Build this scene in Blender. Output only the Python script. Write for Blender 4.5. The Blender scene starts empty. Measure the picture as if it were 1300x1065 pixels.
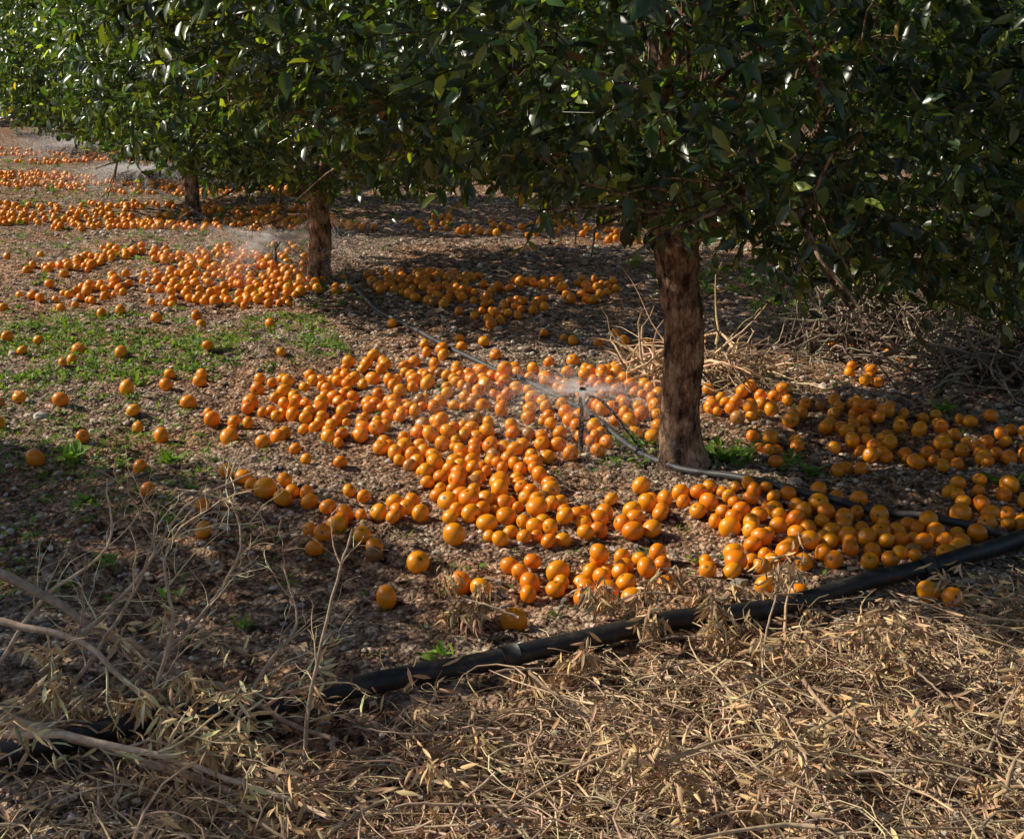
import bpy, math, random
import numpy as np
from mathutils import Vector
rng=np.random.default_rng(11); random.seed(11)
scn=bpy.context.scene

# ---------------------------------------------------------------- helpers
def hash2(ix,iy,s):
    n=(ix.astype(np.int64)*374761393+iy.astype(np.int64)*668265263+s*1274126177)&0x7fffffff
    n=((n^(n>>13))*1274126177)&0x7fffffff
    return ((n^(n>>16))&0xffff)/65535.0
def vnoise(x,y,s=0):
    x=np.asarray(x,float);y=np.asarray(y,float)
    ix=np.floor(x);iy=np.floor(y);fx=x-ix;fy=y-iy
    fx=fx*fx*(3-2*fx);fy=fy*fy*(3-2*fy)
    a=hash2(ix,iy,s);b=hash2(ix+1,iy,s);c=hash2(ix,iy+1,s);d=hash2(ix+1,iy+1,s)
    return (a*(1-fx)+b*fx)*(1-fy)+(c*(1-fx)+d*fx)*fy-0.5
def gh(x,y):
    x=np.asarray(x,float);y=np.asarray(y,float)
    h=0.07*vnoise(x*.7,y*.7,1)+0.04*vnoise(x*2.1,y*2.1,2)+0.028*vnoise(x*6,y*6,3)
    h=h+0.022*vnoise(x*15,y*15,4)+0.018*vnoise(x*31,y*31,5)
    return h
def nrm(a): return a/(np.linalg.norm(a,axis=-1,keepdims=True)+1e-9)

class MB:
    def __init__(s): s.v=[];s.l=[];s.sz=[];s.m=[];s.c=[];s.n=0
    def add(s,V,loops,sizes,mat,col):
        V=np.asarray(V,float).reshape(-1,3)
        s.v.append(V);s.l.append(np.asarray(loops,np.int64)+s.n);s.sz.append(np.asarray(sizes,np.int64))
        s.m.append(np.full(len(sizes),mat,np.int32))
        c=np.asarray(col,float)
        if c.ndim==1:c=np.tile(c,(len(V),1))
        s.c.append(c);s.n+=len(V)
    def inst(s,T,M,O,mat,col,fixmask=None,fixcol=None):
        tv,tf=T;N=len(O);k=len(tv)
        V=np.einsum('nij,kj->nki',M,tv)+O[:,None,:]
        loops=np.concatenate([np.array(f) for f in tf]);sizes=np.array([len(f) for f in tf])
        L=(loops[None,:]+(np.arange(N)*k)[:,None]).ravel()
        C=np.repeat(np.asarray(col,float)[:,None,:],k,axis=1) if np.ndim(col)==2 else np.tile(np.asarray(col,float),(N,k,1))
        if fixmask is not None: C=C.copy();C[:,fixmask,:]=fixcol
        s.add(V.reshape(-1,3),L,np.tile(sizes,N),mat,C.reshape(-1,3))
    def tube(s,P,R,sides,mat,col):
        P=np.asarray(P,float);n=len(P);R=np.asarray(R,float)*np.ones(n)
        t=nrm(np.gradient(P,axis=0))
        ref=np.array([0,0,1.]) if abs(t[0,2])<.8 else np.array([1.,0,0])
        a=nrm(np.cross(t,ref));b=np.cross(t,a)
        th=np.arange(sides)*2*math.pi/sides
        V=P[:,None,:]+R[:,None,None]*(np.cos(th)[None,:,None]*a[:,None,:]+np.sin(th)[None,:,None]*b[:,None,:])
        i=np.arange(n-1)[:,None]*sides;j=np.arange(sides)[None,:];j2=(j+1)%sides
        Q=np.stack([i+j,i+j2,i+sides+j2,i+sides+j],-1).reshape(-1)
        sizes=[4]*((n-1)*sides)
        L=list(Q)+list(range(sides))+[ (n-1)*sides+q for q in range(sides)][::-1]
        s.add(V.reshape(-1,3),L,sizes+[sides,sides],mat,col)
    def mesh(s,name,mats,smooth=True):
        me=bpy.data.meshes.new(name)
        V=np.concatenate(s.v);L=np.concatenate(s.l);S=np.concatenate(s.sz)
        me.vertices.add(len(V));me.vertices.foreach_set('co',V.astype(np.float32).ravel())
        me.loops.add(len(L));me.loops.foreach_set('vertex_index',L.astype(np.int32))
        me.polygons.add(len(S));st=np.concatenate([[0],np.cumsum(S)[:-1]])
        me.polygons.foreach_set('loop_start',st.astype(np.int32))
        for m in mats: me.materials.append(m)
        me.polygons.foreach_set('material_index',np.concatenate(s.m))
        me.polygons.foreach_set('use_smooth',np.full(len(S),smooth))
        me.update(calc_edges=True)
        at=me.color_attributes.new('Col','FLOAT_COLOR','POINT')
        C=np.concatenate(s.c);C=np.hstack([C,np.ones((len(C),1))])
        at.data.foreach_set('color',C.astype(np.float32).ravel())
        return me
    def obj(s,name,mats,smooth=True,parent=None):
        o=bpy.data.objects.new(name,s.mesh(name,mats,smooth));scn.collection.objects.link(o)
        if parent:o.parent=parent
        return o
def frames(y,up):
    y=nrm(y);x=nrm(np.cross(y,up));z=np.cross(x,y)
    return np.stack([x,y,z],-1)
def randdir(n):
    v=rng.normal(size=(n,3));return nrm(v)
def inpoly(x,y,P):
    c=False;j=len(P)-1
    for i in range(len(P)):
        if (P[i][1]>y)!=(P[j][1]>y) and x<(P[j][0]-P[i][0])*(y-P[i][1])/(P[j][1]-P[i][1])+P[i][0]: c=not c
        j=i
    return c
def polypts(P,n):
    xs=[p[0] for p in P];ys=[p[1] for p in P];o=[]
    while len(o)<n:
        x=random.uniform(min(xs),max(xs));y=random.uniform(min(ys),max(ys))
        if inpoly(x,y,P):o.append((x,y))
    return np.array(o)

# ---------------------------------------------------------------- materials
def mat_new(name):
    m=bpy.data.materials.new(name);m.use_nodes=True;nt=m.node_tree;nt.nodes.clear()
    out=nt.nodes.new('ShaderNodeOutputMaterial');return m,nt,out
def N(nt,t,**k):
    n=nt.nodes.new(t)
    for a,b in k.items(): setattr(n,a,b)
    return n
def attr_mat(name,rough=.6,spec=.5,transl=0,noise=(30,.25),bump=None,dirt=None):
    m,nt,out=mat_new(name);L=nt.links.new
    a=N(nt,'ShaderNodeVertexColor',layer_name='Col')
    b=N(nt,'ShaderNodeBsdfPrincipled')
    col=a.outputs['Color']
    if noise or bump or dirt: g=N(nt,'ShaderNodeNewGeometry')
    if noise:
        nz=N(nt,'ShaderNodeTexNoise');nz.inputs['Scale'].default_value=noise[0];nz.inputs['Detail'].default_value=2
        L(g.outputs['Position'],nz.inputs['Vector'])
        mr=N(nt,'ShaderNodeMapRange');mr.inputs['From Min'].default_value=.3;mr.inputs['From Max'].default_value=.7
        mr.inputs['To Min'].default_value=1-noise[1];mr.inputs['To Max'].default_value=1+noise[1]
        L(nz.outputs['Fac'],mr.inputs['Value'])
        mul=N(nt,'ShaderNodeVectorMath',operation='SCALE');L(col,mul.inputs[0]);L(mr.outputs[0],mul.inputs['Scale']);col=mul.outputs[0]
    if dirt:
        n3=N(nt,'ShaderNodeTexNoise');n3.inputs['Scale'].default_value=dirt[0];n3.inputs['Detail'].default_value=5;n3.inputs['Roughness'].default_value=.75
        L(g.outputs['Position'],n3.inputs['Vector'])
        m3=N(nt,'ShaderNodeMapRange');m3.inputs['From Min'].default_value=.48;m3.inputs['From Max'].default_value=.72;m3.inputs['To Max'].default_value=dirt[1]
        L(n3.outputs['Fac'],m3.inputs['Value'])
        mxd=N(nt,'ShaderNodeMix',data_type='RGBA');L(m3.outputs[0],mxd.inputs[0]);L(col,mxd.inputs[6]);mxd.inputs[7].default_value=dirt[2];col=mxd.outputs[2]
    L(col,b.inputs['Base Color'])
    b.inputs['Roughness'].default_value=rough;b.inputs['Specular IOR Level'].default_value=spec
    if bump:
        n2=N(nt,'ShaderNodeTexNoise');n2.inputs['Scale'].default_value=bump[0];n2.inputs['Detail'].default_value=1
        L(g.outputs['Position'],n2.inputs['Vector'])
        bp=N(nt,'ShaderNodeBump');bp.inputs['Strength'].default_value=bump[1];bp.inputs['Distance'].default_value=bump[2]
        L(n2.outputs['Fac'],bp.inputs['Height']);L(bp.outputs[0],b.inputs['Normal'])
    sh=b.outputs[0]
    if transl>0:
        t=N(nt,'ShaderNodeBsdfTranslucent');sc=N(nt,'ShaderNodeVectorMath',operation='MULTIPLY');L(col,sc.inputs[0]);sc.inputs[1].default_value=(2.5,2.4,.6)
        L(sc.outputs[0],t.inputs['Color'])
        mx=N(nt,'ShaderNodeMixShader');mx.inputs[0].default_value=transl;L(sh,mx.inputs[1]);L(t.outputs[0],mx.inputs[2]);sh=mx.outputs[0]
    L(sh,out.inputs['Surface']);return m
M_leaf=attr_mat('citrus_leaf',rough=.32,spec=.9,transl=.33,noise=None)
M_weed=attr_mat('weed_leaf',rough=.6,spec=.3,transl=.3,noise=None)
M_orange=attr_mat('orange_peel',rough=.32,spec=.5,noise=(45,.06),bump=(420,.25,.002),dirt=(28,.22,(.25,.14,.05,1)))
M_straw=attr_mat('dry_straw',rough=.75,spec=.2,noise=(60,.3))
M_dleaf=attr_mat('dry_leaf',rough=.7,spec=.25,noise=None)
M_stone=attr_mat('stone',rough=.85,spec=.25,noise=(90,.25))
M_pipe=attr_mat('black_polyethylene',rough=.5,spec=.4,noise=None,bump=(60,.3,.003),dirt=(16,.5,(.14,.10,.07,1)))

def bark():
    m,nt,out=mat_new('citrus_bark');L=nt.links.new
    tc=N(nt,'ShaderNodeTexCoord');mp=N(nt,'ShaderNodeMapping');mp.inputs['Scale'].default_value=(26,26,9);L(tc.outputs['Object'],mp.inputs[0])
    n1=N(nt,'ShaderNodeTexNoise');n1.inputs['Scale'].default_value=1;n1.inputs['Detail'].default_value=7;n1.inputs['Roughness'].default_value=.78;L(mp.outputs[0],n1.inputs[0])
    cr=N(nt,'ShaderNodeValToRGB');e=cr.color_ramp.elements
    e[0].position=.38;e[0].color=(.025,.017,.012,1);e[1].position=.60;e[1].color=(.72,.52,.36,1)
    k=cr.color_ramp.elements.new(.49);k.color=(.34,.20,.12,1)
    L(n1.outputs[0],cr.inputs[0])
    n2=N(nt,'ShaderNodeTexNoise');n2.inputs['Scale'].default_value=11;n2.inputs['Detail'].default_value=5;L(tc.outputs['Object'],n2.inputs[0])
    c2=N(nt,'ShaderNodeValToRGB');c2.color_ramp.elements[0].position=.40;c2.color_ramp.elements[0].color=(.42,.42,.44,1);c2.color_ramp.elements[1].position=.54;c2.color_ramp.elements[1].color=(1.1,1.08,1.05,1);L(n2.outputs[0],c2.inputs[0])
    mx=N(nt,'ShaderNodeVectorMath',operation='MULTIPLY');L(cr.outputs[0],mx.inputs[0]);L(c2.outputs[0],mx.inputs[1])
    b=N(nt,'ShaderNodeBsdfPrincipled');b.inputs['Roughness'].default_value=.85;b.inputs['Specular IOR Level'].default_value=.25
    L(mx.outputs[0],b.inputs['Base Color'])
    bp=N(nt,'ShaderNodeBump');bp.inputs['Strength'].default_value=1;bp.inputs['Distance'].default_value=.04;L(n1.outputs[0],bp.inputs['Height']);L(bp.outputs[0],b.inputs['Normal'])
    L(b.outputs[0],out.inputs[0]);return m
M_bark=bark()
def soil():
    m,nt,out=mat_new('stony_soil');L=nt.links.new
    g=N(nt,'ShaderNodeNewGeometry')
    def noise(sc,d=6,r=.6):
        n=N(nt,'ShaderNodeTexNoise');n.inputs['Scale'].default_value=sc;n.inputs['Detail'].default_value=d;n.inputs['Roughness'].default_value=r;L(g.outputs['Position'],n.inputs[0]);return n
    big=noise(1.1,2);mid=noise(17,5,.82)
    cr=N(nt,'ShaderNodeValToRGB');e=cr.color_ramp.elements
    e[0].position=.39;e[0].color=(.035,.019,.011,1);e[1].position=.63;e[1].color=(.66,.52,.39,1)
    k=e.new(.5);k.color=(.30,.195,.128,1);L(mid.outputs[0],cr.inputs[0])
    cr2=N(nt,'ShaderNodeValToRGB');e=cr2.color_ramp.elements
    e[0].position=.38;e[0].color=(1.05,.82,.65,1);e[1].position=.62;e[1].color=(.95,.95,.97,1);L(big.outputs[0],cr2.inputs[0])
    mu=N(nt,'ShaderNodeVectorMath',operation='MULTIPLY');L(cr.outputs[0],mu.inputs[0]);L(cr2.outputs[0],mu.inputs[1])
    vo=N(nt,'ShaderNodeTexVoronoi');vo.inputs['Scale'].default_value=60;L(g.outputs['Position'],vo.inputs[0])
    cv=N(nt,'ShaderNodeSeparateColor');L(vo.outputs['Color'],cv.inputs[0])
    mr=N(nt,'ShaderNodeMapRange');mr.inputs['To Min'].default_value=.5;mr.inputs['To Max'].default_value=1.6;L(cv.outputs[0],mr.inputs[0])
    mu2=N(nt,'ShaderNodeVectorMath',operation='SCALE');L(mu.outputs[0],mu2.inputs[0]);L(mr.outputs[0],mu2.inputs['Scale'])
    b=N(nt,'ShaderNodeBsdfPrincipled');b.inputs['Roughness'].default_value=.9;b.inputs['Specular IOR Level'].default_value=.2
    L(mu2.outputs[0],b.inputs['Base Color'])
    ad=N(nt,'ShaderNodeMath',operation='SUBTRACT');L(mid.outputs[0],ad.inputs[0])
    ml=N(nt,'ShaderNodeMath',operation='MULTIPLY');ml.inputs[1].default_value=.6;L(vo.outputs['Distance'],ml.inputs[0]);L(ml.outputs[0],ad.inputs[1])
    bp=N(nt,'ShaderNodeBump');bp.inputs['Strength'].default_value=1;bp.inputs['Distance'].default_value=.035;L(ad.outputs[0],bp.inputs['Height']);L(bp.outputs[0],b.inputs['Normal'])
    L(b.outputs[0],out.inputs[0]);return m
M_soil=soil()
def water():
    m,nt,out=mat_new('water_droplets');L=nt.links.new
    b=N(nt,'ShaderNodeBsdfDiffuse');b.inputs[0].default_value=(.97,.97,.98,1)
    t=N(nt,'ShaderNodeBsdfTranslucent');t.inputs[0].default_value=(.97,.97,.98,1)
    mx=N(nt,'ShaderNodeMixShader');mx.inputs[0].default_value=.6;L(b.outputs[0],mx.inputs[1]);L(t.outputs[0],mx.inputs[2])
    L(mx.outputs[0],out.inputs[0]);return m
M_water=water()

# ---------------------------------------------------------------- ground
def axis(segs):
    a=[]
    for s,e,d in segs: a+=list(np.arange(s,e,d))
    a.append(segs[-1][1]);return np.array(a)
xs=axis([(-300,-60,20),(-60,-12,2.5),(-12,-4,.2),(-4,-2.2,.05),(-2.2,2.4,.016),(2.4,5,.06),(5,12,.25),(12,60,3),(60,300,20)])
ys=axis([(-60,-4,4),(-4,1.4,.25),(1.4,6.6,.016),(6.6,11,.035),(11,20,.12),(20,50,1),(50,400,20)])
X,Y=np.meshgrid(xs,ys);Z=gh(X,Y)
far=(np.abs(X)>12)|(Y>20)|(Y<-4);Z[far]*=.4
nx,ny=len(xs),len(ys)
i=np.arange(nx-1)[None,:]+np.arange(ny-1)[:,None]*nx
Q=np.stack([i,i+1,i+nx+1,i+nx],-1).reshape(-1)
mb=MB();mb.add(np.stack([X,Y,Z],-1),Q,[4]*((nx-1)*(ny-1)),0,(.2,.15,.1));mb.obj('ground',[M_soil])

# gravel
t_=(1+5**.5)/2
iv=nrm(np.array([(-1,t_,0),(1,t_,0),(-1,-t_,0),(1,-t_,0),(0,-1,t_),(0,1,t_),(0,-1,-t_),(0,1,-t_),(t_,0,-1),(t_,0,1),(-t_,0,-1),(-t_,0,1)],float))
iface=[(0,11,5),(0,5,1),(0,1,7),(0,7,10),(0,10,11),(1,5,9),(5,11,4),(11,10,2),(10,7,6),(7,1,8),(3,9,4),(3,4,2),(3,2,6),(3,6,8),(3,8,9),(4,9,5),(2,4,11),(6,2,10),(8,6,7),(9,8,1)]
mb=MB()
def stones(n,xr,yr,smin,smax,pw):
    for var in range(4):
        k=n//4
        tv=iv*(1+rng.uniform(-.28,.28,(12,1)))
        x=rng.uniform(*xr,k);y=rng.uniform(*yr,k)
        keep=vnoise(x*1.3,y*1.3,9)+rng.uniform(-.4,.4,k)>-.15;x=x[keep];y=y[keep];k=len(x)
        s=smin+(smax-smin)*rng.random(k)**pw
        d=randdir(k);M=frames(d,randdir(k))*s[:,None,None]
        M[:,2,:]*=.65
        O=np.stack([x,y,gh(x,y)+s*.15],-1)
        base=np.array([.52,.43,.34])*rng.uniform(.25,1.4,(k,1))*(1+rng.uniform(-.1,.1,(k,3)))
        mb.inst((tv,iface),M,O,0,base)
stones(11000,(-2.4,2.5),(2.2,5),.003,.014,2.2)
stones(10000,(-3.6,3.6),(5,8.5),.005,.019,2.2)
stones(9000,(-7,5),(8.5,16),.008,.028,2.5)
stones(160,(-3,3.5),(3.6,9),.015,.035,2)
mb.obj('gravel',[M_stone],smooth=False)

# ---------------------------------------------------------------- leaves / trees
leafT=(np.array([(0,0,0),(0,.33,-.02),(0,.68,-.05),(0,1,-.16),(-.19,.30,.06),(-.17,.66,.03),(.19,.30,.06),(.17,.66,.03)],float),
       [(0,1,4),(4,1,2,5),(5,2,3),(0,6,1),(1,6,7,2),(2,7,3)])
def leafcols(n,young=.16,dark=1.0):
    c=np.array([.036,.068,.017])*rng.uniform(.35,1.5,(n,1))*(1+rng.uniform(-.15,.15,(n,3)))
    y=rng.random(n)<young
    c[y]=np.array([.15,.19,.035])*rng.uniform(.6,1.25,(y.sum(),1))
    yy=rng.random(n)<.003;c[yy]=(.4,.28,.05)
    return c*dark
def curve(p0,d0,L,n,wob,grav=0):
    P=[np.array(p0,float)];d=np.array(d0,float);d/=np.linalg.norm(d)
    for k in range(n):
        d=d+rng.normal(size=3)*wob+np.array([0,0,grav]);d/=np.linalg.norm(d);P.append(P[-1]+d*L/n)
    return np.array(P)
def make_tree(name,R,zb,zt,nshoot,nleaf,leaf,trunk_r=.075,fork=.85,seed=0,fruit=0,lean=(0,0),tilt=0,off=(0,0),dark=1.0):
    global rng
    rng=np.random.default_rng(seed)
    mb=MB()
    zz=np.linspace(-.08,fork,34);u=np.clip(zz/fork,0,1)
    P=np.stack([lean[0]*u+.012*np.sin(zz*9+seed),lean[1]*u+.01*np.cos(zz*8),zz],-1)
    n=len(P);sd=32;th=np.arange(sd)*2*math.pi/sd
    rr=trunk_r*(1+.45*np.exp(-np.clip(zz,0,9)/.06)+.22*np.clip(u-.75,0,1)/.25)
    rr=rr*(1+.08*np.exp(-((zz-.68*fork)/.025)**2))
    r2=rr[:,None]*(1+.07*np.sin(3*th+seed+zz[:,None]*2)+.05*np.sin(5*th+2-zz[:,None]*3)+.04*rng.normal(size=(n,sd)))
    V=np.stack([P[:,None,0]+r2*np.cos(th),P[:,None,1]+r2*np.sin(th),np.repeat(zz[:,None],sd,1)],-1)
    i=np.arange(n-1)[:,None]*sd;j=np.arange(sd)[None,:];j2=(j+1)%sd
    mb.add(V,np.stack([i+j,i+j2,i+sd+j2,i+sd+j],-1).reshape(-1),[4]*((n-1)*sd),0,(.2,.12,.07))
    top=P[-1]
    H=zt-zb;cz=zb+H*.42
    for b in range(6):
        a=b*math.pi/3+rng.uniform(-.3,.3);el=rng.uniform(.5,1.1)
        d=np.array([math.cos(a)*math.cos(el),math.sin(a)*math.cos(el),math.sin(el)])
        L=R*rng.uniform(.75,1.0)
        C=curve(top-[0,0,.06]+d*[.03,.03,0],d,L,9,.13,.01)
        mb.tube(C,np.linspace(trunk_r*.55,.012,10),8,0,(.2,.12,.07))
        for q in range(7):
            k=rng.integers(2,9);d2=nrm(C[k]-C[k-1])+randdir(1)[0]*.9
            C2=curve(C[k],d2,R*rng.uniform(.35,.6),6,.18,0)
            mb.tube(C2,np.linspace(.014,.004,7),5,0,(.2,.12,.07))
            for w in range(3):
                k2=rng.integers(1,6);C3=curve(C2[k2],randdir(1)[0]+nrm(C2[k2]-C2[k2-1]),R*.28,4,.2,-.03)
                mb.tube(C3,np.linspace(.006,.002,5),4,0,(.2,.12,.07))
    bumps=randdir(40);amp=rng.uniform(-.2,.2,40)
    d=randdir(nshoot*2);d=d[d[:,2]>-.93][:nshoot]
    pn=(np.abs(d)**2.7).sum(1)**(1/2.7);e=d/pn[:,None]
    f=1+(amp[None,:]*np.exp((d@bumps.T-1)*11)).sum(1)
    dep=np.where(rng.random(len(d))<.74,rng.uniform(.86,1.04,len(d)),rng.uniform(.5,.86,len(d)))
    f=f*dep
    up=np.where(e[:,2]>0,zt-cz,(cz-zb)*.97)
    S=np.stack([e[:,0]*R*f+off[0],e[:,1]*R*f+off[1],cz+e[:,2]*up*np.where(e[:,2]>0,f,np.minimum(f,1.08))],-1)
    S[:,2]-=tilt*S[:,0]*np.clip((cz+.3-S[:,2])/(cz+.3-zb),0,1)
    S[:,0]+=lean[0]; S[:,1]+=lean[1]
    out=nrm(d*[1,1,.5]+rng.normal(size=d.shape)*.45+[0,0,.15]);
    low=e[:,2]<-.3;out[low]=nrm(out[low]*[1,1,.4]+[0,0,-.35])
    Ls=rng.uniform(.10,.24,len(S));Ls[low]*=rng.uniform(.8,1.5,low.sum())
    tw=(np.array([(1,0,0),(-.5,.87,0),(-.5,-.87,0),(.5,0,1),(-.25,.43,1),(-.25,-.43,1)],float),[(0,1,4,3),(1,2,5,4),(2,0,3,5)])
    F=frames(out,randdir(len(S)));M=np.stack([F[:,:,0]*.003,F[:,:,2]*.003,F[:,:,1]*Ls[:,None]],-1)
    mb.inst(tw,M,S,1,np.array([.09,.07,.03])*rng.uniform(.5,1.4,(len(S),1)))
    n=len(S);k=nleaf
    s=(np.arange(k)[None,:]+rng.uniform(0,1,(n,k)))/k
    pos=S[:,None,:]+out[:,None,:]*(Ls[:,None]*s)[:,:,None]
    rad=rng.normal(size=(n,k,3));rad=nrm(rad-(rad*out[:,None,:]).sum(-1,keepdims=True)*out[:,None,:])
    ld=nrm(out[:,None,:]*rng.uniform(.2,1.0,(n,k,1))+rad+np.array([0,0,-.30]))
    upv=nrm(np.array([0,0,.8])+out[:,None,:]*.6+rng.normal(size=(n,k,3))*.5)
    ls=leaf*rng.uniform(.55,1.25,(n,k))
    M=frames(ld.reshape(-1,3),upv.reshape(-1,3))*ls.reshape(-1,1,1)
    M[:,:,0]*=rng.uniform(.8,1.3,(n*k,1))
    c=leafcols(n*k,dark=dark)
    yg=np.repeat(np.where(rng.random(n)<.12,1.9,1.0)*rng.uniform(.7,1.3,n),k);c*=yg[:,None]
    mb.inst(leafT,M,pos.reshape(-1,3),1,c)
    if fruit:
        idx=rng.choice(len(S),fruit,replace=False)
        mb.inst((iv,iface),np.tile(np.eye(3)*.035,(fruit,1,1)),S[idx]+out[idx]*.1-[0,0,.05],2,np.tile([.8,.3,.03],(fruit,1)))
    return mb.mesh(name,[M_bark,M_leaf,M_orange])
def place(me,x,y,rot=0,s=1,name='orange_tree'):
    o=bpy.data.objects.new(name,me);scn.collection.objects.link(o)
    o.location=(x,y,float(gh(x,y)));o.rotation_euler=(0,0,rot);o.scale=(s,s,s);return o
tA=make_tree('orange_tree_big',1.72,.98,3.0,6200,9,.064,.078,.98,3,lean=(-.04,0),tilt=.21,off=(.2,0),dark=1.0)
tB=make_tree('orange_tree_a',1.6,.70,2.9,3400,9,.076,.078,.72,5,dark=1.35)
tC=make_tree('orange_tree_b',1.6,.68,3.0,3200,9,.08,.07,.70,8,dark=1.4)
tD=make_tree('orange_tree_fruiting',2.0,.5,4.6,2600,7,.13,.09,.7,9,fruit=70)
place(tA,.70,5.08)
place(tB,-1.41,9.5,.4); place(tC,-3.35,13.75,1.2); place(tB,-5.2,17.6,2.6); place(tC,-7.1,21.7,4); place(tB,-9.1,25.8,5)
for k,(x,y) in enumerate([(5.0,7.7),(3.0,12.2),(1.2,16.0),(-.6,20.2),(-2.5,24.4),(-4.5,28.6)]): place([tB,tC][k%2],x,y,k*1.3+.5,1.0 if k else 1.12)
for k,(x,y) in enumerate([(8.2,13.2),(6.1,17.7),(4.1,22),(2.1,26.2)]): place([tC,tB][k%2],x,y,k*1.7+2,1.05)
place(tC,-5.1,4.15,2.2)
for k in range(14): place(tD,-19+k*3.1+random.uniform(-.4,.4),34+random.uniform(-1,1)-.12*k,k*1.1,random.uniform(.95,1.2),'boundary_tree')

# ---------------------------------------------------------------- paths for hoses
def smooth_path(P,k=8):
    P=np.array(P,float);out=[]
    Q=np.vstack([2*P[0]-P[1],P,2*P[-1]-P[-2]])
    for i in range(1,len(Q)-2):
        for t in np.linspace(0,1,k,endpoint=False):
            a,b,c_,d_=Q[i-1],Q[i],Q[i+1],Q[i+2]
            out.append(.5*((2*b)+(c_-a)*t+(2*a-5*b+4*c_-d_)*t*t+(3*b-a-3*c_+d_)*t**3))
    out.append(P[-1]);return np.array(out)
def ground_path(P,r,k=10,lift=.9):
    C=smooth_path([(x,y,0) for x,y in P],k)
    z=gh(C[:,0],C[:,1]);ker=np.ones(5)/5;z=np.convolve(np.pad(z,2,'edge'),ker,'valid')
    C[:,2]=z+r*lift+.008;return C
HOSE=ground_path([(-10,26.5),(-7.2,21),(-4.75,16.5),(-4.15,15.3),(-2.75,12.3),(-1.85,10.2),(-1.23,9.3),(-.86,8.2),(-.36,7.15),(-.02,6.55),(.30,5.8),(.57,5.12),(.84,4.83),(1.17,4.56),(1.5,4.37),(1.78,4.15),(2.6,3.2)],.014)
PIPE=ground_path([(2.9,4.9),(2.1,4.45),(1.72,4.15),(1.5,3.98),(1.1,3.77),(.7,3.56),(.11,3.33),(-.31,3.13),(-.65,2.98),(-1.08,2.8),(-1.8,2.5),(-3,2.1)],.028)
def segdist(x,y,C):
    A=C[:-1,:2];B=C[1:,:2];p=np.array([x,y]);AB=B-A
    t=np.clip(((p-A)*AB).sum(1)/(AB*AB).sum(1),0,1);return np.sqrt((((A+AB*t[:,None])-p)**2).sum(1).min())

# ---------------------------------------------------------------- fallen oranges
rng=np.random.default_rng(21)
def sphereT(nu=16,nv=10):
    v=[];f=[]
    for a in range(nv+1):
        ph=math.pi*a/nv
        if a in(0,nv):
            v.append((0,0,math.cos(ph)*(.86 if a==0 else .95)));continue
        for b in range(nu):
            th=2*math.pi*b/nu;r=math.sin(ph);v.append((r*math.cos(th),r*math.sin(th),math.cos(ph)))
    for b in range(nu):
        f.append((0,1+b,1+(b+1)%nu));l=len(v)-1;o=1+(nv-2)*nu;f.append((l,o+(b+1)%nu,o+b))
    for a in range(nv-2):
        for b in range(nu):
            p=1+a*nu+b;q=1+a*nu+(b+1)%nu;f.append((p,p+nu,q+nu,q))
    v=np.array(v);v[:,2]*=.84;return v,f
sv,sf=sphereT()
k0=len(sv);cal=[(0,0,.78)];
for b in range(10):
    th=2*math.pi*b/10;r=.2 if b%2 else .1;cal.append((r*math.cos(th),r*math.sin(th),.805 if b%2 else .79))
ov=np.vstack([sv,np.array(cal)]);of=sf+[(k0,k0+1+b,k0+1+(b+1)%10) for b in range(10)]
cmask=np.zeros(len(ov),bool);cmask[k0:]=True
pts=[];grid={}
def tryput(x,y,r):
    gx,gy=int(x//.08),int(y//.08)
    for a in(-1,0,1):
        for b in(-1,0,1):
            for(px,py,pr) in grid.get((gx+a,gy+b),[]):
                if (px-x)**2+(py-y)**2<((pr+r)*.95)**2: return False
    for (tx,ty,tr) in [(.7,5.08,.12),(-1.41,9.5,.12),(-3.35,13.75,.12),(-5.2,17.6,.12),(.29,5.24,.03)]:
        if (tx-x)**2+(ty-y)**2<(tr+r)**2:return False
    if segdist(x,y,HOSE)<r*.9+.012 or segdist(x,y,PIPE)<r+.028: return False
    grid.setdefault((gx,gy),[]).append((x,y,r));pts.append((x,y,r,0));return True
def rr(): return float(np.clip(rng.normal(.0325,.0042),.022,.041))
def drift(P,n,clump=0):
    xs_=[p[0] for p in P];ys_=[p[1] for p in P];c=0;t=0
    while c<n and t<n*25:
        t+=1;x=random.uniform(min(xs_),max(xs_));y=random.uniform(min(ys_),max(ys_))
        if not inpoly(x,y,P):continue
        if clump and vnoise(np.array(x*3.1),np.array(y*3.1),31)<random.uniform(-.35,.2)*clump:continue
        if tryput(x,y,rr()):c+=1
singles=[(-2.33,5.65),(-2.16,6.0),(-2.4,6.75),(-1.9,6.2),(-1.78,5.88),(-1.84,5.33),(-1.35,4.55),(-1.13,4.47),(-1.07,4.22),(-1.55,5.5),(-1.72,6.25),(-1.57,6.33),
 (-1.25,5.55),(-1.42,5.85),(-1.55,6.0),(-.39,3.72),(-.165,3.82),(-.31,3.99),(-.29,4.0),(.005,3.58),(.31,3.47),(.37,3.7),(.48,3.78),(.89,3.73),(-.1,3.78),
 (1.3,3.75),(1.36,3.7),(-.2,4.2),(-.22,4.35),(-.33,4.4),(.8,3.8),(-3.3,8.3),(-3.1,8.7),(-2.2,7.9),(-2.0,8.1),(-1.9,7.8),(-2.6,8.1)]
for x,y in singles: tryput(x,y,rr()*1.04)
drift([(-.93,6.73),(-.22,7.0),(.2,6.5),(.70,5.87),(.68,5.38),(.25,5.2),(-.1,5.0),(-.4,5.0),(-.71,5.3),(-1.3,5.87),(-1.06,6.3)],190)
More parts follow.
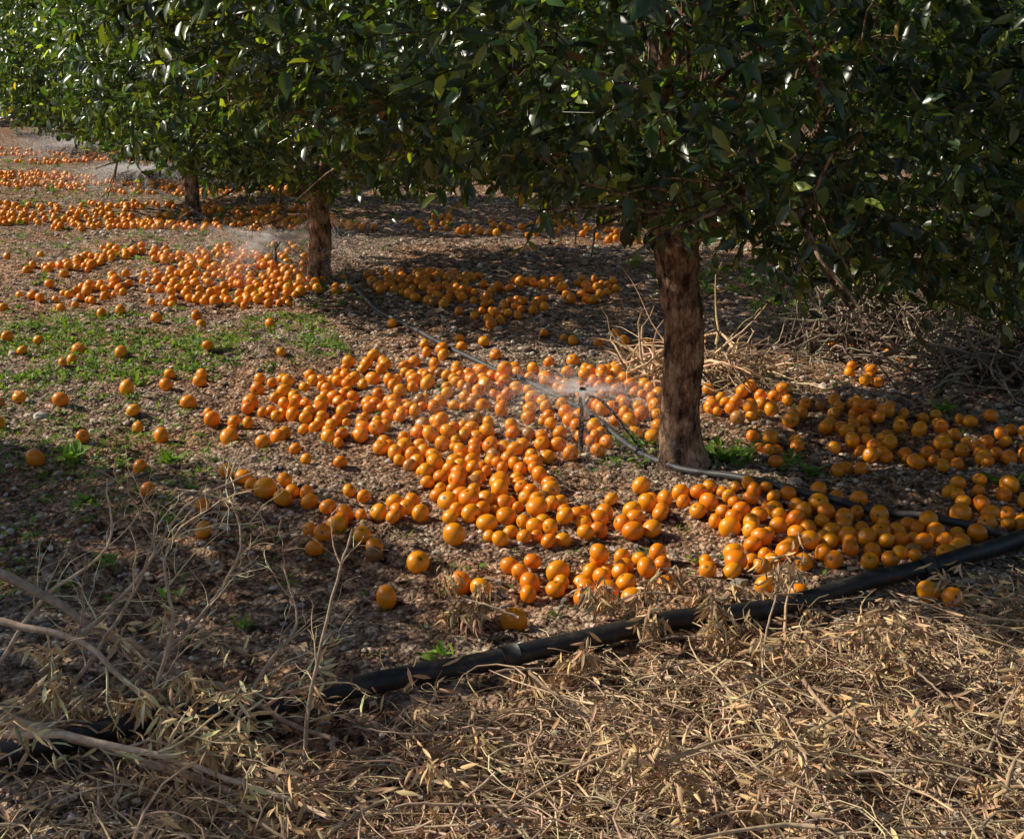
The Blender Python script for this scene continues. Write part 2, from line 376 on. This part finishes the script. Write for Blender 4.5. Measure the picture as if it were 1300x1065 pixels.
drift([(-.6,5.3),(-.3,5.6),(.1,5.1),(.2,4.5),(.18,4.18),(-.08,4.15),(-.27,4.58),(-.42,5.0)],92)
drift([(-1.3,6.2),(-.9,6.9),(-.2,7.3),(.3,6.9),(.9,6.2),(.7,5.3),(.3,5.0),(0,5.3),(-.8,5.0),(-1.3,5.5)],95,1)
drift([(-1.15,4.85),(-.6,4.7),(-.35,4.55),(-.4,4.3),(-.62,4.3),(-.85,4.55),(-1.1,4.7)],20)
drift([(-.75,4.4),(-.5,4.5),(-.45,4.05),(-.66,4.05)],8)
drift([(-.05,4.0),(.2,3.95),(.5,4.1),(.5,3.8),(.3,3.72),(.05,3.72)],24)
drift([(.1,4.45),(.45,4.55),(.5,4.3),(.15,4.2)],13)
drift([(.5,4.75),(.62,4.5),(.45,4.35),(.35,4.6)],7)
drift([(.56,4.62),(.92,4.76),(1.3,4.55),(1.62,4.2),(1.45,3.98),(1.15,3.95),(.91,4.0),(.62,3.85),(.6,3.98),(.85,4.2)],92)
drift([(.95,6.35),(1.3,6.2),(1.72,5.95),(2.26,5.55),(2.5,5.3),(2.3,4.94),(1.7,4.94),(1.48,5.1),(1.37,5.38),(.885,5.5)],110,1.1)
drift([(1.62,4.75),(2.5,4.7),(2.3,4.1),(1.6,4.25)],45)
drift([(1.0,5.4),(1.5,5.3),(1.5,4.9),(1.1,4.9)],12)
drift([(-3.6,10.1),(-2.6,10.6),(-1.9,10.5),(-1.12,8.75),(-1.5,8.4),(-1.9,8.4),(-2.6,8.75),(-3.4,9.1)],260,.4)
drift([(-4.2,10.3),(-1.6,11.0),(-1,8.5),(-3.6,8.3)],60,1)
drift([(-1.2,9.9),(-.53,9.8),(.11,9.1),(.25,8.1),(-.14,7.75),(-.45,8.3),(-.95,8.9)],120,1)
drift([(-.1,9.6),(.75,9.3),(.7,8.6),(.2,8.6)],35)
drift([(.1,7.6),(1.1,7.7),(1.2,7.2),(.3,7.2)],13)
drift([(1.4,7.2),(2.2,7.2),(2.2,6.3),(1.3,6.3)],12)
drift([(-6.4,13.9),(-2.2,13.9),(-1.1,11.6),(-2.85,11.7),(-5.6,12.4)],360,.8)
drift([(-8.4,17.9),(-4.4,16.4),(-2.4,15.4),(-2.2,14.6),(-4.2,14.9),(-7.2,15.6)],360,.8)
drift([(-10,21.5),(-7,21.3),(-4.5,18.8),(-6,18.3),(-9.4,19)],240,.8)
drift([(-1.2,13),(1,12.5),(1.4,11.2),(-.8,11.4)],70,1)
drift([(-3,8.3),(-.5,8.0),(0,6.8),(-3,6.2)],14)
drift([(-2.6,6.4),(-1.2,6.6),(-1.2,4.8),(-2.4,5)],10)
A=np.array(pts)
lay=[]
for k in range(len(A)):
    d=np.hypot(A[:,0]-A[k,0],A[:,1]-A[k,1]);nb=np.argsort(d)[1:3]
    if d[nb[1]]<.075 and random.random()<.03:
        c=(A[k,:2]+A[nb[0],:2]+A[nb[1],:2])/3;
        if all((c[0]-l[0])**2+(c[1]-l[1])**2>.006 for l in lay): lay.append((c[0],c[1],rr(),.045))
A=np.vstack([A,np.array(lay)]) if lay else A
n=len(A);r=A[:,2]
O=np.stack([A[:,0],A[:,1],gh(A[:,0],A[:,1])+r*.78+A[:,3]],-1)
d=nrm(rng.normal(size=(n,3))+[0,0,.5]);F=frames(rng.normal(size=(n,3)),d);M=np.stack([F[:,:,0],F[:,:,1],F[:,:,2]],-1)*r[:,None,None]
M[:,:,0]*=rng.uniform(.93,1.08,(n,1))
c=np.array([.95,.295,.006])*rng.uniform(.86,1.02,(n,1));c[:,1]*=rng.uniform(.84,1.25,n)
b_=rng.random(n)<.02;c[b_]=np.array([.45,.20,.05])*rng.uniform(.5,1.2,(b_.sum(),1))
mb=MB();mb.inst((ov,of),M,O,0,np.clip(c,0,.95),cmask,np.array([.10,.12,.03]));mb.obj('fallen_oranges',[M_orange])
NOR=n
# ---------------------------------------------------------------- hoses and pipe
blk=(.018,.018,.019)
mb=MB();mb.tube(HOSE,.014,10,0,(.055,.055,.058));mb.obj('irrigation_hose',[M_pipe])
mb=MB();C=PIPE;C[:,2]+=.008
mb.tube(C,.029,16,0,blk)
for i_ in (34,62): mb.tube(C[i_:i_+2],.034,16,0,(.03,.03,.03))
mb.obj('irrigation_main_pipe',[M_pipe])

def sprinkler(x,y,hx,hy,nd,size,seed,vs=1.):
    global rng
    rng=np.random.default_rng(seed)
    z=float(gh(x,y));e=bpy.data.objects.new('micro_sprinkler',None);scn.collection.objects.link(e);e.location=(x,y,z)
    mb=MB()
    mb.tube([(0,0,-.05),(0,0,.1),(.004,0,.20)],[.012,.011,.009],8,0,blk)
    mb.tube([(.004,0,.195),(.004,0,.21),(.004,0,.235)],[.015,.018,.011],10,0,blk)
    for a in(-.014,.014): mb.tube([(a+.004,0,.23),(a*1.3+.004,0,.255),(a*.3+.004,0,.275)],[.003]*3,6,0,blk)
    mb.tube([(.004,0,.270),(.004,0,.278)],[.015,.012],10,0,blk)
    mb.tube([(-.02,0,.1),(.02,0,.1)],[.007,.007],6,0,blk)
    mb.obj('stake_and_head',[M_pipe],parent=e)
    mb=MB();P=smooth_path([(.01,0,.19),(.05,.02,.235),(.13,.02,.17),((hx-x)*.5+.1,(hy-y)*.5,.05),(hx-x,hy-y,.03)],8)
    mb.tube(P,.0055,6,0,blk);mb.obj('feeder_tube',[M_pipe],parent=e)
    nj=34;jets=rng.uniform(0,2*math.pi,nj);jl=rng.uniform(.45,1.25,nj);je=rng.normal(.14,.10,nj)
    ji=rng.integers(0,nj,nd);az=jets[ji]+rng.normal(size=nd)*.03;v0=vs*4.4*jl[ji]*rng.uniform(.75,1.1,nd);el=je[ji]+rng.normal(size=nd)*.018
    k=rng.random(nd)<.25;az[k]=rng.uniform(0,2*math.pi,k.sum());el[k]=rng.normal(.14,.10,k.sum())
    t=rng.random(nd)**1.5*.34
    h=v0*np.cos(el)*t*(1-.7*t);zz=.262+v0*np.sin(el)*t-3.6*t*t
    P=np.stack([h*np.cos(az),h*np.sin(az),zz],-1)+rng.normal(size=(nd,3))*(.001+.035*t[:,None])
    ok=P[:,2]>.0;P=P[ok];m=len(P)
    octv=np.array([(1,0,0),(-1,0,0),(0,1,0),(0,-1,0),(0,0,1),(0,0,-1)],float);octf=[(0,2,4),(2,1,4),(1,3,4),(3,0,4),(2,0,5),(1,2,5),(3,1,5),(0,3,5)]
    s=size*rng.uniform(.4,1.2,m)
    mb=MB();mb.inst((octv,octf),np.eye(3)[None]*s[:,None,None],P,0,np.tile([1,1,1.],(m,1)));mb.obj('water_spray',[M_water],parent=e)
sprinkler(.29,5.24,.55,5.15,50000,.0010,1,.85)
sprinkler(-1.78,9.75,-1.5,9.8,46000,.0019,2,.9)
sprinkler(-4.35,15.5,-4.2,15.4,36000,.0030,3,1.2)
sprinkler(-6.3,19.6,-6.2,19.5,26000,.0038,4,1.3)

# ---------------------------------------------------------------- dry vegetation
rng=np.random.default_rng(5)
dleafT=(np.array([(0,0,0),(0,.33,.06),(0,.66,.04),(0,1,-.12),(-.09,.3,.0),(-.08,.66,-.03),(.09,.3,.0),(.08,.66,-.03)],float),leafT[1])
def strawcol(n,b=1): return np.array([.74,.53,.33])*rng.uniform(.28,1.2,(n,1))*(1+rng.uniform(-.1,.1,(n,3)))*b
def dry_leaves(mb,P,L,droop=.6,b=1.):
    n=len(P);d=nrm(rng.normal(size=(n,3))*[1,1,.5]+[0,0,-droop])
    M=frames(d,randdir(n))*(L*rng.uniform(.6,1.3,n))[:,None,None]
    mb.inst(dleafT,M,P,1,np.clip(strawcol(n,b)*[1,.92,.78],0,.8))
def stems(mb,pts,Lr,hr,r,curl=.25,b=1.):
    for x,y in pts:
        L=random.uniform(*Lr);n=7;a=random.uniform(0,6.28);z0=float(gh(x,y))+random.random()**1.6*hr
        P=[];da=random.gauss(0,curl);dz=random.uniform(-.4,.5);px,py,pz=x,y,z0
        for k in range(n):
            P.append((px,py,max(pz,float(gh(px,py))+.003)))
            px+=math.cos(a)*L/n;py+=math.sin(a)*L/n;pz+=dz*L/n*.7;a+=da+random.gauss(0,curl*.6);dz-=.16+random.gauss(0,.12)
        rr0=r*random.uniform(.4,1.6)
        mb.tube(P,np.linspace(rr0,rr0*.35,n),4,0,np.clip(strawcol(1,b)[0],0,.8))
def branch(mb,P,r0,r1,nsub,subL,leafn,b=1.,lv=0,leafL=.05,droop=.6):
    C=smooth_path(P,5) if lv==0 else np.array(P)
    C=C+rng.normal(size=C.shape)*r0*.25
    mb.tube(C,np.linspace(r0,r1,len(C)),7 if lv==0 else 4,0,np.array([.42,.30,.21])*rng.uniform(.7,1.3)*b if lv==0 else np.clip(strawcol(1,b)[0],0,.8))
    for q in range(nsub):
        k=rng.integers(1,len(C)-1);t=nrm(C[k+1]-C[k])
        d=nrm(t+randdir(1)[0]*.9+[0,0,.15]);S=curve(C[k],d,subL*rng.uniform(.5,1.2),6,.2,-.05)
        S[:,2]=np.maximum(S[:,2],gh(S[:,0],S[:,1])+.004)
        if lv<1: branch(mb,S,r0*.35,r0*.1,3,subL*.5,leafn,b,lv+1,leafL,droop)
        else: mb.tube(S,np.linspace(r0*.5,r0*.2,len(S)),4,0,np.clip(strawcol(1,b)[0],0,.8))
        if leafn:
            idx=rng.integers(2,len(S),leafn);dry_leaves(mb,S[idx]+rng.normal(size=(leafn,3))*.008,leafL,droop,b)
heap=[(-.45,2.75),(-.1,3.0),(.35,3.16),(.8,3.32),(1.3,3.48),(1.8,3.76),(2.6,3.9),(2.6,1.9),(-.9,1.9),(-.8,2.4)]
edge=[(-.5,2.95),(.11,3.40),(.7,3.60),(1.4,3.88),(1.9,4.1),(1.8,3.6),(.8,3.2),(-.3,2.7)]
mb=MB()
stems(mb,polypts(heap,3600),(.10,.42),.09,.0024,.36)
stems(mb,polypts(heap,240),(.3,.7),.14,.0045,.12,.85)
stems(mb,polypts(edge,380),(.08,.3),.05,.002,.36)
p=polypts(heap,2200);dry_leaves(mb,np.stack([p[:,0],p[:,1],gh(p[:,0],p[:,1])+.01+.08*rng.random(len(p))**1.5],-1),.05,.1)
for k in range(34):
    x,y=polypts(heap,1)[0];a=random.uniform(0,6.28);z=float(gh(x,y))
    S=curve((x,y,z+.05),(math.cos(a),math.sin(a),.25),random.uniform(.3,.55),5,.12,-.05);S[:,2]=np.maximum(S[:,2],gh(S[:,0],S[:,1])+.01)
    branch(mb,S,.0045,.002,6,.18,7)
for (x,y,a) in [(.02,3.5,2.6),(.2,3.47,.3),(.62,3.6,.5),(.75,3.6,2.8),(.35,3.3,.2),(-.05,3.15,.4)]:
    S=curve((x,y,float(gh(x,y))+.06),(math.cos(a),math.sin(a)*.4,.35),.26,5,.1,-.1);S[:,2]=np.maximum(S[:,2],gh(S[:,0],S[:,1])+.015)
    branch(mb,S,.004,.002,6,.12,12,leafL=.048,droop=1.3)
mb.obj('dry_brush_pile',[M_straw,M_dleaf])
mb=MB()
Z0=lambda x,y,h:(x,y,float(gh(x,y))+h)
B=1.3
branch(mb,[Z0(-1.9,3.3,.34),Z0(-1.4,3.2,.30),Z0(-1.05,3.12,.17),Z0(-.75,3.0,.07),Z0(-.45,2.85,.02)],.017,.006,10,.34,9,B)
branch(mb,[Z0(-1.7,2.95,.10),Z0(-1.3,2.85,.09),Z0(-.95,2.75,.05),Z0(-.6,2.6,.02)],.020,.008,7,.3,9,B)
branch(mb,[Z0(-1.5,2.6,.12),Z0(-1.15,2.62,.17),Z0(-.8,2.6,.12),Z0(-.4,2.5,.05)],.012,.005,9,.3,12,B)
branch(mb,[Z0(-1.3,2.95,.30),Z0(-1.05,2.9,.24),Z0(-.9,2.85,.12),Z0(-.7,2.8,.05)],.010,.004,7,.2,12,B,leafL=.06,droop=1.4)
for k,P in enumerate([[(-1.15,2.9,.05),(-1.02,3.0,.22),(-.93,3.06,.38),(-.90,3.12,.53)],[(-.98,3.0,.08),(-.82,3.12,.22),(-.72,3.22,.36),(-.76,3.3,.50)],
  [(-1.35,3.1,.08),(-1.25,3.2,.22),(-1.1,3.3,.34),(-1.12,3.4,.50)],[(-1.2,3.0,.1),(-1.0,3.15,.3),(-.88,3.3,.46),(-.70,3.35,.55)],
  [(-.9,2.85,.05),(-.84,2.95,.25),(-.86,3.0,.42),(-.8,3.05,.55)],[(-.7,2.8,.02),(-.62,2.95,.16),(-.55,3.05,.25),(-.6,3.15,.36)]]):
    branch(mb,[Z0(*q) for q in P],.0065,.0022,8,.24,0,B)
branch(mb,[Z0(-.50,2.75,.02),Z0(-.48,2.82,.2),Z0(-.42,2.9,.42),Z0(-.385,2.95,.53)],.006,.0025,6,.15,0,B)
lz=[(-1.9,3.05),(-1.2,2.95),(-.6,2.75),(-.4,2.6),(-.6,1.9),(-1.9,1.9)]
stems(mb,polypts(lz,600),(.12,.4),.07,.0025,.25,1.1)
p=polypts(lz,500);dry_leaves(mb,np.stack([p[:,0],p[:,1],gh(p[:,0],p[:,1])+.01+.05*rng.random(len(p))],-1),.05,.1,1.)
mb.obj('dry_branches',[M_straw,M_dleaf])
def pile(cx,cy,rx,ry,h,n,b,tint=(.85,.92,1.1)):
    mb=MB()
    for k in range(n):
        a=rng.uniform(0,6.28);q=rng.random()**.6;x=cx+rx*q*math.cos(a);y=cy+ry*q*math.sin(a);hz=h*(1-q*q)*rng.random()
        d=randdir(1)[0]*[1,1,.5]+[0,0,.2];S=curve((x,y,float(gh(x,y))+hz),d,rng.uniform(.2,.5),6,.26,-.07);S[:,2]=np.maximum(S[:,2],gh(S[:,0],S[:,1])+.005)
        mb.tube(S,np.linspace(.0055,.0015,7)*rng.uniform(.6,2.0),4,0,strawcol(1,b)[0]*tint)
    mb.obj('pruned_twig_pile',[M_straw,M_dleaf])
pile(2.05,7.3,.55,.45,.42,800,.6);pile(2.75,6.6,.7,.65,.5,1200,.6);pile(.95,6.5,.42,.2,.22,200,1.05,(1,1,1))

mb=MB();P=np.stack([rng.uniform(-3,3,4600),rng.uniform(2.4,9,4600)],-1);z=gh(P[:,0],P[:,1])+.006
n=len(P);d=nrm(rng.normal(size=(n,3))*[1,1,.12]);M=frames(d,nrm(rng.normal(size=(n,3))*.3+[0,0,1]))*rng.uniform(.012,.045,n)[:,None,None]
mb.inst(leafT,M,np.stack([P[:,0],P[:,1],z],-1),0,np.array([.42,.28,.15])*rng.uniform(.2,1.3,(n,1)));mb.obj('leaf_litter',[M_dleaf])

# weeds
mb=MB()
bladeT=(np.array([(-.05,0,0),(.05,0,0),(.045,.5,.12),(-.045,.5,.12),(0,1,.0)],float),[(0,1,2,3),(3,2,4)])
def weeds(P,n,size,hr=.03,col=(.15,.25,.05)):
    p=polypts(P,n);k=vnoise(p[:,0]*2.2,p[:,1]*2.2,41)>-.12+rng.uniform(-.2,.2,n);p=p[k]
    for (x,y) in p:
        m=rng.integers(4,9);d=nrm(rng.normal(size=(m,3))*[1,1,.3]+[0,0,.7]);o=np.tile([x,y,float(gh(x,y))],(m,1))+rng.normal(size=(m,3))*[.012,.012,.001]
        M=frames(d,randdir(m)*.3+[0,0,1])*(size*rng.uniform(.4,1.3,m))[:,None,None]
        mb.inst(leafT if rng.random()<.5 else bladeT,M,o,0,np.array(col)*rng.uniform(.5,1.4,(m,1)))
weeds([(-4,8.4),(-1.2,8.1),(-.9,7.0),(-1.6,6.4),(-3.4,6.4)],3400,.036)
weeds([(-5,12),(-1,11.5),(-1,8.3),(-4.5,8.3)],700,.045)
weeds([(1.0,8.1),(4,8.1),(4.5,9.8),(1,9.8)],800,.06)
weeds([(-3,6.6),(-1.2,6.6),(-1.2,3.6),(-2.2,3.6)],1300,.028)
weeds([(-3,7),(3,7),(2,3.6),(-2,3.6)],800,.025)
weeds([(.3,5.5),(1.2,5.5),(1.2,5.0),(.3,5.05)],60,.05,col=(.14,.24,.05))
weeds([(-.6,3.7),(.4,3.7),(.4,3.3),(-.6,3.2)],40,.025,col=(.09,.14,.07))
weeds([(-8,20),(-2,17),(0,12),(-6,12)],600,.06)
for (x,y,s,m) in [(-1.8,5.09,.085,30),(-1.44,5.2,.07,26),(-1.85,5.2,.06,18),(.5,5.36,.07,26),(.86,5.15,.09,34),(.95,5.2,.07,20),(1.9,4.75,.08,24),(1.2,4.94,.06,20),(2.0,5.8,.07,20),(-1.33,3.95,.05,18),(-.22,3.33,.05,14),(-1.2,4.35,.045,12),(-2.35,5.75,.05,14),(-.18,3.95,.03,8),(1.1,5.05,.06,14),(-1.6,4.6,.05,16),(-1.05,3.7,.04,14),(-1.15,4.9,.05,14),(-.8,3.55,.04,14),(-1.9,6.4,.06,20)]:
    d=nrm(rng.normal(size=(m,3))*[1,1,.3]+[0,0,.55]);o=np.tile([x,y,float(gh(x,y))+.004],(m,1))+rng.normal(size=(m,3))*[.02,.02,.004]
    M=frames(d,randdir(m)*.2+[0,0,1])*(s*rng.uniform(.4,1.2,m))[:,None,None]
    mb.inst(leafT,M,o,0,np.array([.18,.31,.05])*rng.uniform(.6,1.3,(m,1)))
mb.obj('weeds',[M_weed])

mb=MB()
for row in range(4):
    x=-19+.1*(row%2)
    while x<-8.6:
        w=random.uniform(.16,.34);tv=iv*(1+rng.uniform(-.12,.12,(12,1)))*[w*.56,.17,.085]
        mb.add(tv+[x+w/2,27.5+random.uniform(-.03,.03),.06+row*.135],np.concatenate([np.array(f) for f in iface]),[3]*20,0,np.array([.42,.39,.34])*random.uniform(.6,1.2));x+=w
mb.obj('stone_wall',[M_stone],smooth=False)

# ---------------------------------------------------------------- light
az=math.radians(-78);el=math.radians(35)
S=Vector((math.sin(az)*math.cos(el),math.cos(az)*math.cos(el),math.sin(el)))
ld=bpy.data.lights.new('sun','SUN');ld.energy=5;ld.angle=math.radians(.5);ld.color=(1,.92,.77)
lo=bpy.data.objects.new('sun',ld);scn.collection.objects.link(lo);lo.rotation_euler=S.to_track_quat('Z','Y').to_euler();lo.location=S*30
w=bpy.data.worlds.new('World');scn.world=w;w.use_nodes=True;nt=w.node_tree;nt.nodes.clear()
sk=nt.nodes.new('ShaderNodeTexSky');sk.sky_type='NISHITA';sk.sun_disc=False;sk.sun_elevation=el;sk.sun_rotation=az
bg=nt.nodes.new('ShaderNodeBackground');bg.inputs[1].default_value=.09;ow=nt.nodes.new('ShaderNodeOutputWorld')
nt.links.new(sk.outputs[0],bg.inputs[0]);nt.links.new(bg.outputs[0],ow.inputs[0])
scn.view_settings.view_transform='Standard';scn.view_settings.look='None';scn.view_settings.exposure=0

cd=bpy.data.cameras.new('camera');co=bpy.data.objects.new('camera',cd);scn.collection.objects.link(co)
co.location=(0,0,1.65);co.rotation_euler=(math.radians(90-16.12),0,0)
cd.sensor_fit='HORIZONTAL';cd.sensor_width=36;cd.lens=36*1650/1300;cd.clip_end=1000;cd.clip_start=.05
scn.camera=co
print('oranges',NOR)
